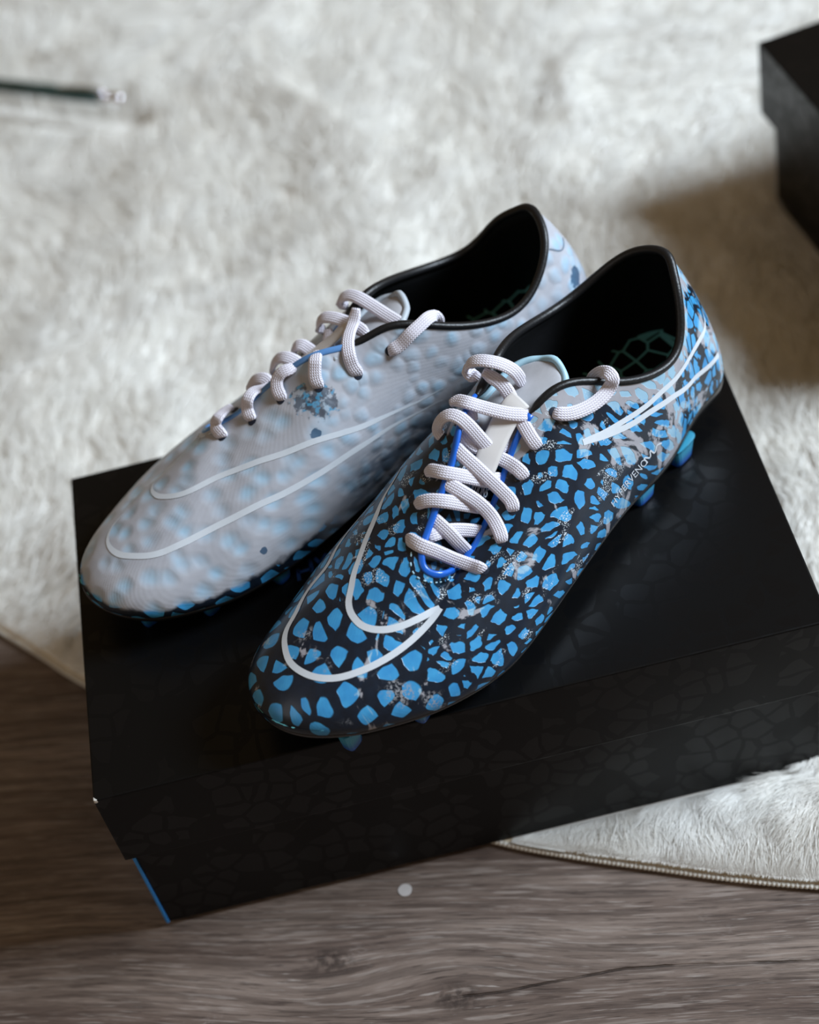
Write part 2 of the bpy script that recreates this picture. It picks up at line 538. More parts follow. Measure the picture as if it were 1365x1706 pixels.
# overlocked hem: a thread bead along the edge
hx = np.linspace(-.30, .70, 4200)
hp = np.c_[hx, edge_y(hx), np.full(len(hx), .0021)]
hp = hp[np.r_[True, np.diff(hx) > 0]]
hl = np.r_[0, np.cumsum(np.linalg.norm(np.diff(hp, axis=0), axis=1))]
hs = np.arange(0, hl[-1], .00036)
hp = np.stack([np.interp(hs, hl, hp[:, k]) for k in range(3)], 1)
V, F, UV = tube(hp, .0011 + .0005 * np.abs(np.sin(math.pi * hs / .0022)), 6)
mesh_obj('hem', V - RO, F, M_HEM, rug, True)

# ------------------------------------------------------------------ shoe boxes
def box_material(name, corner=None):
    n = NT(name)
    p = n.obj()
    w = n.vmath('ADD', p, n.vmath('SCALE', n.noise(p, 60, 2, color=True), .006))
    v1 = n.voro(w, 78, 'DISTANCE_TO_EDGE', 1.0)
    v2 = n.voro(w, 78, 'F1', 1.0)
    mask = n.math('MULTIPLY', n.step(v1.outputs['Distance'], .07, .10), n.step(n.sep(v2.outputs['Color'])[0], .30, .36))
    sc = n.noise(p, 900, 2)
    base = n.mix(mask, (.0016, .0016, .0018, 1), (.0022, .0024, .0029, 1))
    if corner:
        d = n.vmath('DISTANCE', p, corner)
        nz = n.noise(p, 500, 3)
        chip = n.step(n.math('ADD', d, n.math('MULTIPLY', nz, .006)), .0050, .0046)
        base = n.mix(chip, base, srgb(225, 222, 216))
    return n.set(Base_Color=base, Roughness=n.mixf(mask, n.mixf(sc, .40, .45), .34), Specular_IOR_Level=n.mixf(mask, .22, .28), Normal=n.bump(mask, .00002, .5))

M_BOX = box_material('black_card_gloss_shards')
M_BOXLID = box_material('black_card_lid', (0.0, 0.0, HZ - .0006))
M_BLUECARD = plain('blue_card', srgb(60, 150, 235), .45, .4)

def shoe_box(name, loc, rz, label, lid_mat, shift=(0, 0), blue=True):
    root = empty(name, (loc[0], loc[1], 0), rz)
    tag(root, label, 'box', 'lidded black shoe boxes')
    V, F = bevel_box(.0040, BOX_W - .0040, .0036, BOX_D - .0036, .0036, HZ - .0030, .0006)
    mesh_obj('body', V, F, M_BOX, root, False)
    t, h = .0022, .052
    sx, sy = shift
    parts = [bevel_box(sx, BOX_W + sx, sy, BOX_D + sy, HZ - t, HZ, .0009),
             bevel_box(sx, BOX_W + sx, sy, sy + t, HZ - h, HZ - .0008, .0007),
             bevel_box(sx, BOX_W + sx, sy + BOX_D - t, sy + BOX_D, HZ - h, HZ - .0008, .0007),
             bevel_box(sx, sx + t, sy + .001, sy + BOX_D - .001, HZ - h, HZ - .0008, .0007),
             bevel_box(sx + BOX_W - t, sx + BOX_W, sy + .001, sy + BOX_D - .001, HZ - h, HZ - .0008, .0007)]
    V, F = join_parts(parts)
    lid = mesh_obj('lid', V, F, lid_mat, root, False)
    if blue:
        V, F = bevel_box(.0024, .0040, .0030, BOX_D - .0032, .0036, HZ - .0040, .0004)
        e = mesh_obj('end_panel', V, F, M_BLUECARD, root, False)
        e['label'] = 'bright blue card edge at the box corner'
    return root, lid

box1, lid1 = shoe_box('shoe_box', (0, 0), 0, 'black shoe box with the two football boots standing on its lid', M_BOXLID)
# second box: its corner, long edge along E1, short edge along E2 -> local frame with y pointing back
o2 = B2_C + B2_E2 * BOX_D
box2, lid2 = shoe_box('shoe_box', (float(o2[0]), float(o2[1])), math.atan2(B2_E1[1], B2_E1[0]), 'black shoe box at the back right corner, resting on the rug with nothing on it', M_BOX, (-.001, .006), False)

# lettering printed on the lid beside the pale boot
M_PRINT = plain('dark_blue_print', srgb(24, 54, 100), .5, .3)
strokes = [((.1088, .1058), (.1087, .0980)), ((.1089, .1032), (.1156, .1036)), ((.1154, .1102), (.1157, .1012)), ((.1176, .1103), (.1203, .1055)), ((.1203, .1055), (.1206, .0995)), ((.1203, .1055), (.1238, .1108))]
parts = []
for (x0, y0), (x1, y1) in strokes:
    d = unit([x1 - x0, y1 - y0]); w = np.array([-d[1], d[0]]) * .0009
    q = [(x0 + w[0], y0 + w[1]), (x0 - w[0], y0 - w[1]), (x1 - w[0], y1 - w[1]), (x1 + w[0], y1 + w[1])]
    v = [(a, b_, HZ + .0002) for a, b_ in q] + [(a, b_, HZ) for a, b_ in q]
    parts.append((v, [(0, 1, 2, 3), (4, 7, 6, 5), (0, 4, 5, 1), (1, 5, 6, 2), (2, 6, 7, 3), (3, 7, 4, 0)]))
V, F = join_parts(parts)
mesh_obj('printed_letters', V, F, M_PRINT, lid1, False)

# ------------------------------------------------------------------ pen on the rug
M_PEN = plain('dark_green_lacquer', srgb(8, 46, 42), .25, .5, coat=.6)
M_CHROME = plain('chrome', srgb(235, 235, 240), .09, .5, metal=1.0)
pd = unit([.0907, -.0562, 0.0])
pen = empty('pen', (.0348 - .152 * pd[0], .6652 - .152 * pd[1], .0315), math.atan2(pd[1], pd[0]))
tag(pen, 'dark green pen with a chrome tip lying on the rug', 'pen')
def lathe_x(prof, ns=24):
    V, F = [], []
    for x, rr in prof:
        for j in range(ns):
            a = 2 * math.pi * j / ns
            V.append((x, rr * math.cos(a), rr * math.sin(a)))
    for i in range(len(prof) - 1):
        for j in range(ns):
            k = (j + 1) % ns
            F.append((i * ns + j, (i + 1) * ns + j, (i + 1) * ns + k, i * ns + k))
    F.append(tuple(range(ns))); F.append(tuple((len(prof) - 1) * ns + j for j in range(ns))[::-1])
    return V, F
V, F = lathe_x([(0, .001), (.002, .0036), (.012, .0046), (.060, .0053), (.134, .0050)])
mesh_obj('barrel', V, F, M_PEN, pen)
V, F = lathe_x([(.134, .0044), (.135, .0048), (.138, .0048), (.139, .0043)])
mesh_obj('ring', V, F, M_CHROME, pen)
V, F = lathe_x([(.139, .0040), (.1405, .0034), (.1415, .0036), (.1430, .0042), (.1455, .0047), (.1480, .0046), (.1502, .0038), (.1516, .0025), (.1522, .0006)])
mesh_obj('tip', V, F, M_CHROME, pen)
V, F = lathe_x([(-.016, .0006), (-.010, .0011), (0, .0022)])
mesh_obj('point', V, F, M_CHROME, pen)
clip_p = catmull([(.137, 0, .0048), (.130, 0, .0072), (.110, 0, .0066), (.098, 0, .0052)], 20)
V, F, UV = sweep(clip_p, np.broadcast_to([0, 0, 1.0], (20, 3)), .0014, .0004, 8)
mesh_obj('clip', V, F, M_CHROME, pen)

# ------------------------------------------------------------------ pale round sticker on the floor
V, F = [], []
for zz, rr in ((.0, .0035), (.00025, .0034)):
    for j in range(28):
        a = 2 * math.pi * j / 28
        V.append((rr * (1 + .04 * math.sin(3 * a)) * math.cos(a), rr * math.sin(a), zz))
for j in range(28): F.append((j, (j + 1) % 28, 28 + (j + 1) % 28, 28 + j))
F.append(tuple(28 + j for j in range(28)))
dot = mesh_obj('round_sticker', V, F, plain('pale_sticker', srgb(190, 184, 182), .6), None, False)
dot.location = (.1215, -.0086, .0002)
tag(dot, 'small pale round sticker on the floor in front of the box', 'sticker')
# ------------------------------------------------------------------ football boots
# columns of the upper, heel back -> lateral side -> toe -> medial side: sole edge x,y | rim x,y,z | start handle up, bulge | end handle dx,dy,dz
COL = np.array([[-0.0021, 0.0027, 0.0158, 0.0018, 0.0919, 0.0272, 0.0015, -0.0083, -0.0042, -0.0132],
 [0.0027, 0.0176, 0.0216, 0.01, 0.0901, 0.0267, -0.0001, -0.0054, -0.0011, -0.0148],
 [0.0134, 0.0267, 0.027, 0.0179, 0.0805, 0.025, 0.0002, -0.0019, 0.0005, -0.0145],
 [0.0319, 0.0284, 0.036, 0.025, 0.0684, 0.0216, 0.0009, 0.0008, 0.0024, -0.014],
 [0.0617, 0.0357, 0.0521, 0.0289, 0.0638, 0.0201, 0.0017, 0.001, 0.0034, -0.0152],
 [0.0915, 0.0376, 0.0745, 0.0256, 0.0714, 0.0204, 0.0022, 0.003, 0.0062, -0.0182],
 [0.1213, 0.0416, 0.0929, 0.0171, 0.082, 0.0203, 0.0025, 0.0048, 0.0125, -0.021],
 [0.1509, 0.0467, 0.1096, 0.0115, 0.0843, 0.0178, 0.0034, 0.0086, 0.0166, -0.0196],
 [0.1751, 0.0507, 0.1269, 0.0093, 0.075, 0.0133, 0.003, 0.0124, 0.0184, -0.0162],
 [0.1939, 0.052, 0.1416, 0.0119, 0.0645, 0.0108, 0.0026, 0.0162, 0.0201, -0.0135],
 [0.2126, 0.0487, 0.1555, 0.015, 0.0555, 0.01, 0.0025, 0.02, 0.0202, -0.0113],
 [0.2317, 0.0417, 0.1688, 0.0175, 0.0489, 0.011, 0.0019, 0.0237, 0.0186, -0.0077],
 [0.249, 0.0323, 0.177, 0.018, 0.0466, 0.0116, 0.0019, 0.0272, 0.0144, -0.0066],
 [0.2641, 0.0217, 0.1825, 0.0183, 0.0456, 0.0133, 0.0021, 0.0299, 0.009, -0.0066],
 [0.2755, 0.0095, 0.1871, 0.0193, 0.0477, 0.0141, 0.0014, 0.0318, 0.0029, -0.0062],
 [0.2801, -0.0048, 0.1912, 0.0202, 0.0508, 0.0144, 0.0021, 0.033, -0.003, -0.0057],
 [0.2772, -0.0186, 0.1952, 0.0187, 0.0536, 0.0148, 0.0031, 0.0324, -0.0089, -0.0051],
 [0.2692, -0.0294, 0.1969, 0.0142, 0.0565, 0.0147, 0.0047, 0.0307, -0.0138, -0.0046],
 [0.2567, -0.0374, 0.1927, 0.0098, 0.0606, 0.0139, 0.0042, 0.0267, -0.0185, -0.0042],
 [0.2419, -0.0425, 0.1833, 0.0057, 0.0642, 0.0128, 0.0028, 0.0214, -0.0209, -0.0052],
 [0.222, -0.0464, 0.1696, 0.002, 0.0721, 0.0152, 0.003, 0.015, -0.0229, -0.0068],
 [0.2018, -0.0463, 0.1561, -0.0022, 0.08, 0.0194, 0.0029, 0.0104, -0.0216, -0.0093],
 [0.1812, -0.0441, 0.1425, -0.0089, 0.0867, 0.0229, 0.0024, 0.0062, -0.0196, -0.0123],
 [0.1506, -0.0382, 0.1241, -0.0153, 0.0865, 0.0254, 0.003, 0.0024, -0.0166, -0.0166],
 [0.12, -0.0331, 0.1068, -0.0204, 0.0893, 0.0256, 0.0026, 0.0004, -0.0128, -0.0184],
 [0.0895, -0.0318, 0.0846, -0.0294, 0.0809, 0.0237, 0.0031, -0.002, -0.008, -0.016],
 [0.059, -0.0324, 0.0585, -0.033, 0.072, 0.0236, 0.0036, -0.0026, -0.0072, -0.0133],
 [0.0284, -0.0296, 0.0383, -0.0292, 0.0746, 0.0253, 0.0047, -0.0036, -0.0077, -0.0123],
 [0.0118, -0.0233, 0.0247, -0.021, 0.0836, 0.0268, 0.0044, -0.0065, -0.0073, -0.0129],
 [0.0015, -0.0125, 0.0179, -0.0106, 0.0899, 0.028, 0.0035, -0.009, -0.0072, -0.0137]])
def pspline(P):
    m = len(P)
    h = np.sqrt(np.linalg.norm((np.roll(P, -1, 0) - P)[:, :3], axis=1)); k = np.r_[0, np.cumsum(h)]
    A = np.zeros((m, m)); B = np.zeros((m, P.shape[1]))
    for i in range(m):
        a = h[i - 1]; b_ = h[i]
        A[i, i - 1] += a; A[i, i] += 2 * (a + b_); A[i, (i + 1) % m] += b_
        B[i] = 6 * ((P[(i + 1) % m] - P[i]) / b_ - (P[i] - P[i - 1]) / a)
    M = np.linalg.solve(A, B)
    def ev(t):
        i = np.clip(np.searchsorted(k, t, side='right') - 1, 0, m - 1)
        j = (i + 1) % m; hh = h[i][:, None]; a = (k[i + 1] - t)[:, None]; b_ = (t - k[i])[:, None]
        return M[i] * a ** 3 / (6 * hh) + M[j] * b_ ** 3 / (6 * hh) + (P[i] / hh - M[i] * hh / 6) * a + (P[j] / hh - M[j] * hh / 6) * b_
    return ev, k
COL[1, 2:5] = (.0207, .0106, .0874)   # ease the top of the heel collar
_ev, _k = pspline(COL)
KN = len(COL)
def columns(t):
    t = np.atleast_1d(t) % KN
    i = np.floor(t).astype(int)
    return _ev(_k[i] + (t - i) * (_k[i + 1] - _k[i]))
def zf(x): return np.interp(x, [0, .03, .08, .13, .17, .19, .23, .26, .28], [.024, .020, .0175, .0155, .0135, .013, .014, .017, .022])
def zbot(x): return np.interp(x, [0, .03, .08, .13, .19, .23, .26, .28], [.0125, .0108, .0112, .0118, .0090, .0095, .0122, .0165])
def upper(t, v):
    t, v = np.broadcast_arrays(np.asarray(t, float), np.asarray(v, float)); sh = t.shape
    c = columns(t.ravel()); v = v.ravel()[:, None]
    tg = (columns(t.ravel() + .01) - columns(t.ravel() - .01))[:, :2]
    tg /= np.linalg.norm(tg, axis=1)[:, None] + 1e-12
    out = np.c_[-tg[:, 1], tg[:, 0]]
    B = np.c_[c[:, 0], c[:, 1], zf(c[:, 0])]; R_ = c[:, 2:5]
    P1 = B + np.c_[out * c[:, 6:7] * 1.6, c[:, 5]]; P2 = R_ + c[:, 7:10]
    p = B * (1 - v) ** 3 + 3 * P1 * v * (1 - v) ** 2 + 3 * P2 * v * v * (1 - v) + R_ * v ** 3
    return p.reshape(sh + (3,))
def upper_n(t, v):
    """outward unit normal of the upper"""
    t = np.asarray(t, float); v = np.asarray(v, float)
    a = upper(t + .02, v) - upper(t - .02, v)
    v0, v1 = np.clip(v - .01, 0, 1), np.clip(v + .01, 0, 1)
    b_ = upper(t, v1) - upper(t, v0)
    return unit(np.cross(b_, a))
def bridge(q, w, crown=.0025):
    L = upper(15.5 - 8.2 * q, 1.0); M = upper(15.5 + 8.2 * q, 1.0)
    w = np.asarray(w, float)
    return (L + M) / 2 + (L - M) / 2 * w[..., None] + np.array([0, 0, crown]) * (1 - w ** 2)[..., None]

LACES = {"B": [[[191.0, 0.1, 60.6], [192.0, 3.3, 62.7], [192.0, 8.9, 63.0], [188.8, 13.9, 59.7], [183.4, 17.9, 52.1], [179.2, 22.9, 47.5], [177.4, 27.5, 46.4], [175.9, 27.4, 43.8]],
 [[177.8, 1.1, 64.2], [178.7, 5.5, 64.2], [178.1, 11.0, 60.4], [176.5, 14.5, 53.9], [174.0, 16.2, 46.3], [173.4, 17.7, 43.3]],
 [[185.8, 4.3, 59.2], [184.5, 6.9, 60.6], [178.7, 9.1, 59.4], [172.4, 11.8, 56.2], [164.6, 15.0, 50.1], [162.3, 16.1, 47.4]],
 [[178.2, -6.1, 65.6], [178.0, -3.7, 68.7], [175.5, 0.8, 70.9], [171.8, 6.0, 70.4], [165.1, 10.2, 64.9], [158.8, 12.1, 58.6], [152.6, 13.0, 52.6]],
 [[163.5, -4.2, 71.8], [165.6, 2.4, 73.8], [164.1, 8.2, 71.2], [160.5, 13.8, 64.1], [158.7, 18.5, 56.7], [160.9, 24.3, 53.7], [162.5, 26.8, 51.1], [162.5, 26.1, 48.2]],
 [[164.9, -11.4, 71.1], [165.1, -8.2, 74.8], [164.1, -0.5, 77.4], [159.2, 5.1, 74.5], [152.9, 8.5, 68.9], [145.4, 10.8, 63.3], [140.9, 11.1, 60.3]],
 [[150.8, -6.6, 79.2], [153.1, -1.3, 80.5], [152.6, 6.2, 76.1], [150.7, 11.6, 69.3], [148.7, 16.3, 62.5], [149.2, 21.7, 59.9], [150.3, 23.6, 57.5], [150.0, 22.4, 54.9]],
 [[150.9, -13.5, 78.9], [150.6, -15.5, 80.9], [149.6, -16.0, 84.6], [147.4, -14.5, 88.0], [145.3, -11.5, 89.9], [144.0, -7.5, 89.3], [143.1, -3.7, 86.2], [142.1, 0.1, 80.9], [140.6, 3.7, 74.2], [139.2, 7.6, 69.6], [137.9, 11.2, 67.7], [137.9, 16.5, 66.9], [137.9, 19.6, 65.0], [137.0, 19.5, 61.9]],
 [[141.2, -13.4, 80.5], [144.5, -7.3, 82.0], [145.3, -2.9, 78.8], [143.7, 0.1, 75.1], [139.1, 3.0, 72.2], [132.9, 5.8, 70.6], [129.5, 8.2, 68.7]],
 [[136.4, -11.9, 85.1], [136.5, -8.8, 84.7], [136.5, -7.5, 81.7]],
 [[138.1, -18.5, 86.9], [136.8, -16.5, 88.5], [136.0, -10.5, 90.3], [132.6, -5.4, 87.6], [128.4, 0.6, 84.7], [124.6, 4.7, 82.3], [120.7, 7.5, 80.3], [117.6, 8.5, 77.7]],
 [[120.7, -14.0, 94.1], [119.3, -11.5, 91.4], [117.9, -8.0, 88.6], [117.9, -4.0, 85.4], [119.5, 0.0, 82.3], [122.0, 5.0, 79.7], [124.1, 10.5, 76.6], [126.0, 15.9, 74.3], [125.9, 17.7, 72.1], [124.8, 17.4, 69.2]],
 [[121.6, -17.5, 89.9], [120.9, -21.5, 87.4], [121.4, -23.5, 89.6], [121.9, -22.0, 94.9], [120.8, -18.0, 98.5], [118.4, -13.0, 99.3], [114.9, -8.5, 97.1], [111.9, -5.0, 92.9], [109.8, -4.0, 87.0], [108.2, -5.0, 81.4]],
 [[110.8, 15.4, 77.9], [111.4, 17.6, 79.1], [107.4, 21.2, 77.6], [100.3, 23.9, 76.3], [92.4, 25.4, 76.3], [85.9, 25.7, 78.2], [84.3, 26.5, 82.5], [83.4, 23.5, 83.7], [82.7, 18.5, 80.6], [83.0, 14.0, 75.4], [83.5, 11.0, 70.0]]], "W": [[[181.9, 11.0, 64.8], [185.7, 10.0, 65.5], [190.7, 7.5, 66.2], [192.7, 7.6, 63.1], [193.6, 4.6, 62.7], [193.1, 1.1, 61.9], [192.4, 1.3, 59.2]],
 [[163.1, 6.5, 69.5], [166.7, 5.0, 71.3], [172.0, 3.5, 73.8], [176.3, 1.2, 73.3], [178.3, -0.2, 69.3], [179.3, -4.2, 67.8], [178.8, -3.7, 65.0]],
 [[168.7, 20.0, 60.8], [167.2, 18.5, 64.5], [164.7, 15.5, 67.9], [162.5, 12.0, 69.0], [161.6, 9.0, 67.6], [161.8, 7.0, 66.1]],
 [[150.7, -2.7, 81.2], [154.6, -4.1, 82.4], [158.3, -3.0, 81.8], [161.5, -3.0, 79.2], [163.5, -5.7, 76.9], [164.1, -9.3, 74.8], [163.8, -9.0, 71.8]],
 [[155.5, 19.5, 63.4], [154.2, 18.5, 68.0], [151.8, 16.5, 71.8], [149.4, 13.0, 73.6], [146.8, 9.0, 72.5], [144.7, 6.0, 69.4]],
 [[141.1, -6.7, 85.6], [144.7, -12.2, 87.1], [146.7, -14.2, 84.7], [148.5, -16.6, 81.7], [148.8, -18.5, 79.2], [148.2, -17.8, 76.3]],
 [[127.9, 0.0, 72.8], [132.0, -0.5, 73.2], [136.1, -1.0, 73.6], [138.9, -1.5, 73.9]],
 [[143.5, 16.5, 71.0], [142.3, 15.5, 74.1], [140.3, 13.5, 75.3], [138.3, 9.5, 73.9], [136.6, 5.5, 71.8]],
 [[113.8, 2.0, 89.6], [115.7, 0.5, 87.8], [119.0, -2.0, 85.6], [124.4, -8.5, 87.4], [128.1, -13.5, 87.3], [130.6, -18.3, 85.3], [131.3, -21.1, 80.8], [130.8, -22.6, 78.6], [129.9, -21.9, 75.0]],
 [[125.8, 17.0, 73.8], [127.6, 18.5, 73.9], [127.7, 17.8, 77.9], [125.5, 15.5, 81.6], [122.5, 10.5, 83.2], [119.3, 4.0, 83.0], [117.4, -4.0, 83.7], [116.8, -10.5, 83.8]],
 [[112.8, 15.5, 81.1], [113.9, 17.5, 81.2], [113.8, 17.5, 84.5], [111.1, 15.0, 87.1], [108.7, 9.5, 87.9], [106.1, 3.0, 86.2], [103.3, -5.0, 84.0], [100.8, -12.5, 82.4], [99.0, -16.5, 81.1]],
 [[113.4, -22.9, 79.4], [112.5, -24.8, 81.7], [108.5, -26.0, 83.3], [102.8, -27.1, 87.2], [97.0, -26.5, 88.5], [91.8, -25.0, 88.5], [87.9, -22.5, 85.4], [85.3, -20.5, 80.1], [84.8, -20.0, 75.6]],
 [[126.8, 10.0, 78.7], [128.6, 7.0, 77.0], [130.5, 3.0, 74.7]]]}

def boot_material(name, blue):
    n = NT(name)
    p = n.obj()
    s = n.sep(p); x = s[0]
    uvs = n.sep(n.uv()); v = uvs[1]
    fu = n.new('ShaderNodeUVMap', uv_map='flat').outputs[0]
    heelz = n.step(x, .075, .050)
    def cells(scale, rnd, warp_amt, warp_sc, k_round):
        q = n.vmath('ADD', fu, n.vmath('SCALE', n.vmath('SUBTRACT', n.noise(fu, warp_sc, 2, color=True), (.5, .5, .5)), warp_amt))
        e = n.voro(q, scale, 'DISTANCE_TO_EDGE', rnd, '2D').outputs['Distance']
        f = n.voro(q, scale, 'F1', rnd, '2D')
        dome = n.voro(q, scale, 'SMOOTH_F1', rnd, '2D'); dome.inputs['Smoothness'].default_value = .5
        return dome.outputs['Distance'], f.outputs['Distance'], n.math('SUBTRACT', e, n.math('MULTIPLY', f.outputs['Distance'], k_round)), n.sep(f.outputs['Color'])[1], n.sep(f.outputs['Position'])[0]
    bigd, bigf, big, bigc, bigx = cells(95, .74, .004, 80, .44)
    _d, _f, sm, smc, smx = cells(146, 1.0, .004, 160, .32)
    h3 = n.voro(n.mapping(p, (1.0, 1.0, .55)), 170, 'DISTANCE_TO_EDGE', 1.0).outputs['Distance']
    sm = n.mixf(heelz, sm, n.math('SUBTRACT', h3, .04))
    big = n.math('SUBTRACT', big, n.math('MULTIPLY', bigc, .05))
    thr = n.math('MULTIPLY', n.math('POWER', smc, 1.8), .23)
    fa = n.step(big, -.012, .040)
    fb = n.step(n.math('SUBTRACT', sm, thr), -.015, .030)
    fa = n.math('MULTIPLY', fa, n.step(bigf, .48, .41))
    toe_cell = n.math('GREATER_THAN', bigx, .224)
    fa = n.math('MULTIPLY', fa, toe_cell)
    fb = n.math('MULTIPLY', fb, n.math('SUBTRACT', 1.0, toe_cell))
    blob = n.math('MAXIMUM', fa, fb)
    toe = n.step(x, .205, .235)
    tone = n.noise(p, 140, 3)
    weave = n.math('MULTIPLY', n.math('SINE', n.math('MULTIPLY', n.math('ADD', x, s[1]), 5200.0)), n.math('SINE', n.math('MULTIPLY', n.math('SUBTRACT', s[2], x), 5200.0)))
    bl = n.mix(tone, srgb(36, 118, 182), srgb(76, 172, 222))
    navy = n.mix(n.noise(p, 240, 4), srgb(7, 14, 24), srgb(20, 36, 54))
    print_ = n.mix(blob, navy, bl)
    grey = n.mix(n.noise(p, 120, 4), srgb(140, 138, 144), srgb(176, 174, 180))
    pale = n.mix(n.noise(p, 160, 2), srgb(118, 176, 208), srgb(160, 206, 228))
    if blue:
        faded = n.mix(n.math('MULTIPLY', blob, .75), grey, pale)
        heel = n.step(x, .125, .055)
        collar = n.math('MULTIPLY', n.step(v, .70, .98), n.step(x, .172, .120))
        wn = n.noise(n.mapping(p, (1.0, 1.0, .62)), 62, 6, .6, .6)
        lo = n.math('ADD', wn, n.math('ADD', n.math('MULTIPLY', heel, .125), n.math('MULTIPLY', collar, .25)))
        worn = n.step(lo, .600, .650)
        # rubbed patches on the toe, broken up by the weave
        rub = n.math('MULTIPLY', n.step(n.noise(p, 48, 3), .60, .68), n.step(n.noise(p, 700, 4, .7), .47, .58))
        rub = n.math('MULTIPLY', rub, toe)
        col = n.mix(worn, print_, faded)
        col = n.mix(n.math('MULTIPLY', rub, .85), col, srgb(158, 160, 166))
        # little crackled flecks: sparkling glints painted into the colour
        fl = n.math('MULTIPLY', n.step(n.noise(n.mapping(p, (.7, 1.0, 1.6)), 95, 1), .60, .66), n.step(n.noise(p, 1700, 2), .55, .62))
        fl = n.math('MULTIPLY', fl, n.math('MULTIPLY', n.step(x, .085, .11), n.step(x, .24, .215)))
        col = n.mix(fl, col, srgb(214, 222, 228))
        rough, coat = n.mixf(worn, .33, .55), .25
        height = n.math('ADD', n.math('MULTIPLY', blob, .8), n.math('MULTIPLY', weave, .06))
        nrm = n.bump(height, .00022, .7)
    else:
        wp = n.vmath('ADD', p, n.vmath('SCALE', n.vmath('SUBTRACT', n.noise(p, 70, 2, color=True), (.5, .5, .5)), .006))
        f3 = n.voro(wp, 122, 'SMOOTH_F1', .85); f3.inputs['Smoothness'].default_value = .25
        soft = n.mixf(n.step(x, .15, .17), n.step(f3.outputs['Distance'], .66, .16), n.step(bigd, .55, .02))
        hint = n.math('MULTIPLY', soft, n.mixf(n.step(n.noise(p, 55, 2), .38, .62), .35, .95))
        col = n.mix(hint, n.mix(n.noise(p, 90, 4), srgb(160, 162, 171), srgb(188, 189, 196)), n.mix(tone, srgb(140, 180, 208), srgb(178, 204, 222)))
        # untouched print along the sole edge of the toe
        vv = n.math('ADD', v, n.math('MULTIPLY', n.math('SUBTRACT', n.noise(p, 110, 3), .5), .12))
        low = n.math('MULTIPLY', n.step(vv, .150, .095), n.step(x, .165, .19))
        col = n.mix(low, col, print_)
        # dark streaks low on the shank: fold shading and dirt painted in
        st = n.noise(n.mapping(p, (.35, 1.0, 1.3)), 120, 4, .6)
        arch = n.math('MULTIPLY', n.math('MULTIPLY', n.step(v, .50, .22), n.step(x, .185, .14)), n.step(st, .40, .60))
        col = n.mix(n.math('MULTIPLY', arch, .75), col, srgb(58, 84, 108))
        # stains
        for cx, cy, cz, rr, k in ((.1573, -.0168, .0749, .0070, 0), (.1511, -.0232, .0733, .0085, 0), (.1600, -.0290, .0635, .0030, 1), (.2044, -.0445, .0301, .0019, 1), (.0130, -.0246, .0640, .0055, 1)):
            d = n.vmath('DISTANCE', p, (cx * BS, -cy * BS, cz * BS))
            d = n.math('ADD', d, n.math('MULTIPLY', n.math('SUBTRACT', n.noise(p, 330, 3), .5), rr * 1.1))
            m = n.step(d, rr, rr * .82)
            if k == 0: m = n.math('MULTIPLY', m, n.step(n.noise(p, 260, 3), .38, .52))
            c2 = n.mix(n.step(n.noise(p, 300, 2), .52, .60), srgb(62, 70, 84), srgb(60, 140, 180)) if k == 0 else srgb(18, 70, 104)
            col = n.mix(n.math('MULTIPLY', m, .85), col, c2)
        rough, coat = .48, .06
        height = n.math('ADD', n.math('MULTIPLY', soft, 1.0), n.math('MULTIPLY', weave, .035))
        nrm = n.bump(height, .0009, .65)
    return n.set(Base_Color=col, Roughness=rough, Coat_Weight=coat, Coat_Roughness=.2, Specular_IOR_Level=.45, Normal=nrm)

BS = 1.0397
M_UP_B = boot_material('blue_cell_print_upper', True)
M_UP_W = boot_material('faded_grey_upper', False)
M_LINING = plain('black_lining', (.006, .006, .007, 1), .50, .35, vary=.3, scale=400, bump=.0001)
M_PIPING = plain('black_piping', (.008, .008, .009, 1), .40, .4, vary=.2, scale=900, bump=.00015)
M_PLATE = plain('black_sole_plate', (.010, .009, .009, 1), .22, .5, coat=.3)
M_TRIM = plain('blue_eyestay_edge', srgb(26, 98, 200), .28, .5, coat=.3)
M_TRIM_W = plain('blue_eyestay_edge_soft', srgb(92, 140, 196), .4, .4)
M_MARK = plain('pale_grey_mark', srgb(205, 210, 216), .45, .35, vary=.05)
M_MARK_W = plain('pale_mark_on_grey', srgb(206, 212, 219), .5, .3, vary=.05)
M_TAB = plain('cream_tongue_tab', srgb(206, 201, 198), .45, .35, vary=.05, scale=160)
M_BORDER = plain('pale_blue_border', srgb(168, 205, 222), .4, .4)
M_STAIN = plain('grey_seam', srgb(96, 108, 124), .6)
M_BORDER_W = plain('pale_grey_border', srgb(178, 186, 194), .5)
M_EYE = plain('dark_eyelet', srgb(10, 24, 44), .5)

def insole_material():
    n = NT('black_insole_with_net')
    p = n.obj()
    d = n.voro(p, 95, 'DISTANCE_TO_EDGE', .35).outputs['Distance']
    net = n.step(d, .075, .045)
    return n.set(Base_Color=n.mix(net, (.004, .004, .005, 1), srgb(120, 205, 210)), Roughness=.7, Specular_IOR_Level=.2)
M_INSOLE = insole_material()

def stud_material():
    n = NT('translucent_blue_stud')
    z = n.sep(n.obj())[2]
    col = n.mix(n.step(z, .001, .009), srgb(34, 96, 190), srgb(72, 176, 214))
    return n.set(Base_Color=col, Roughness=.22, Transmission_Weight=.25, IOR=1.45)
M_STUD = stud_material()

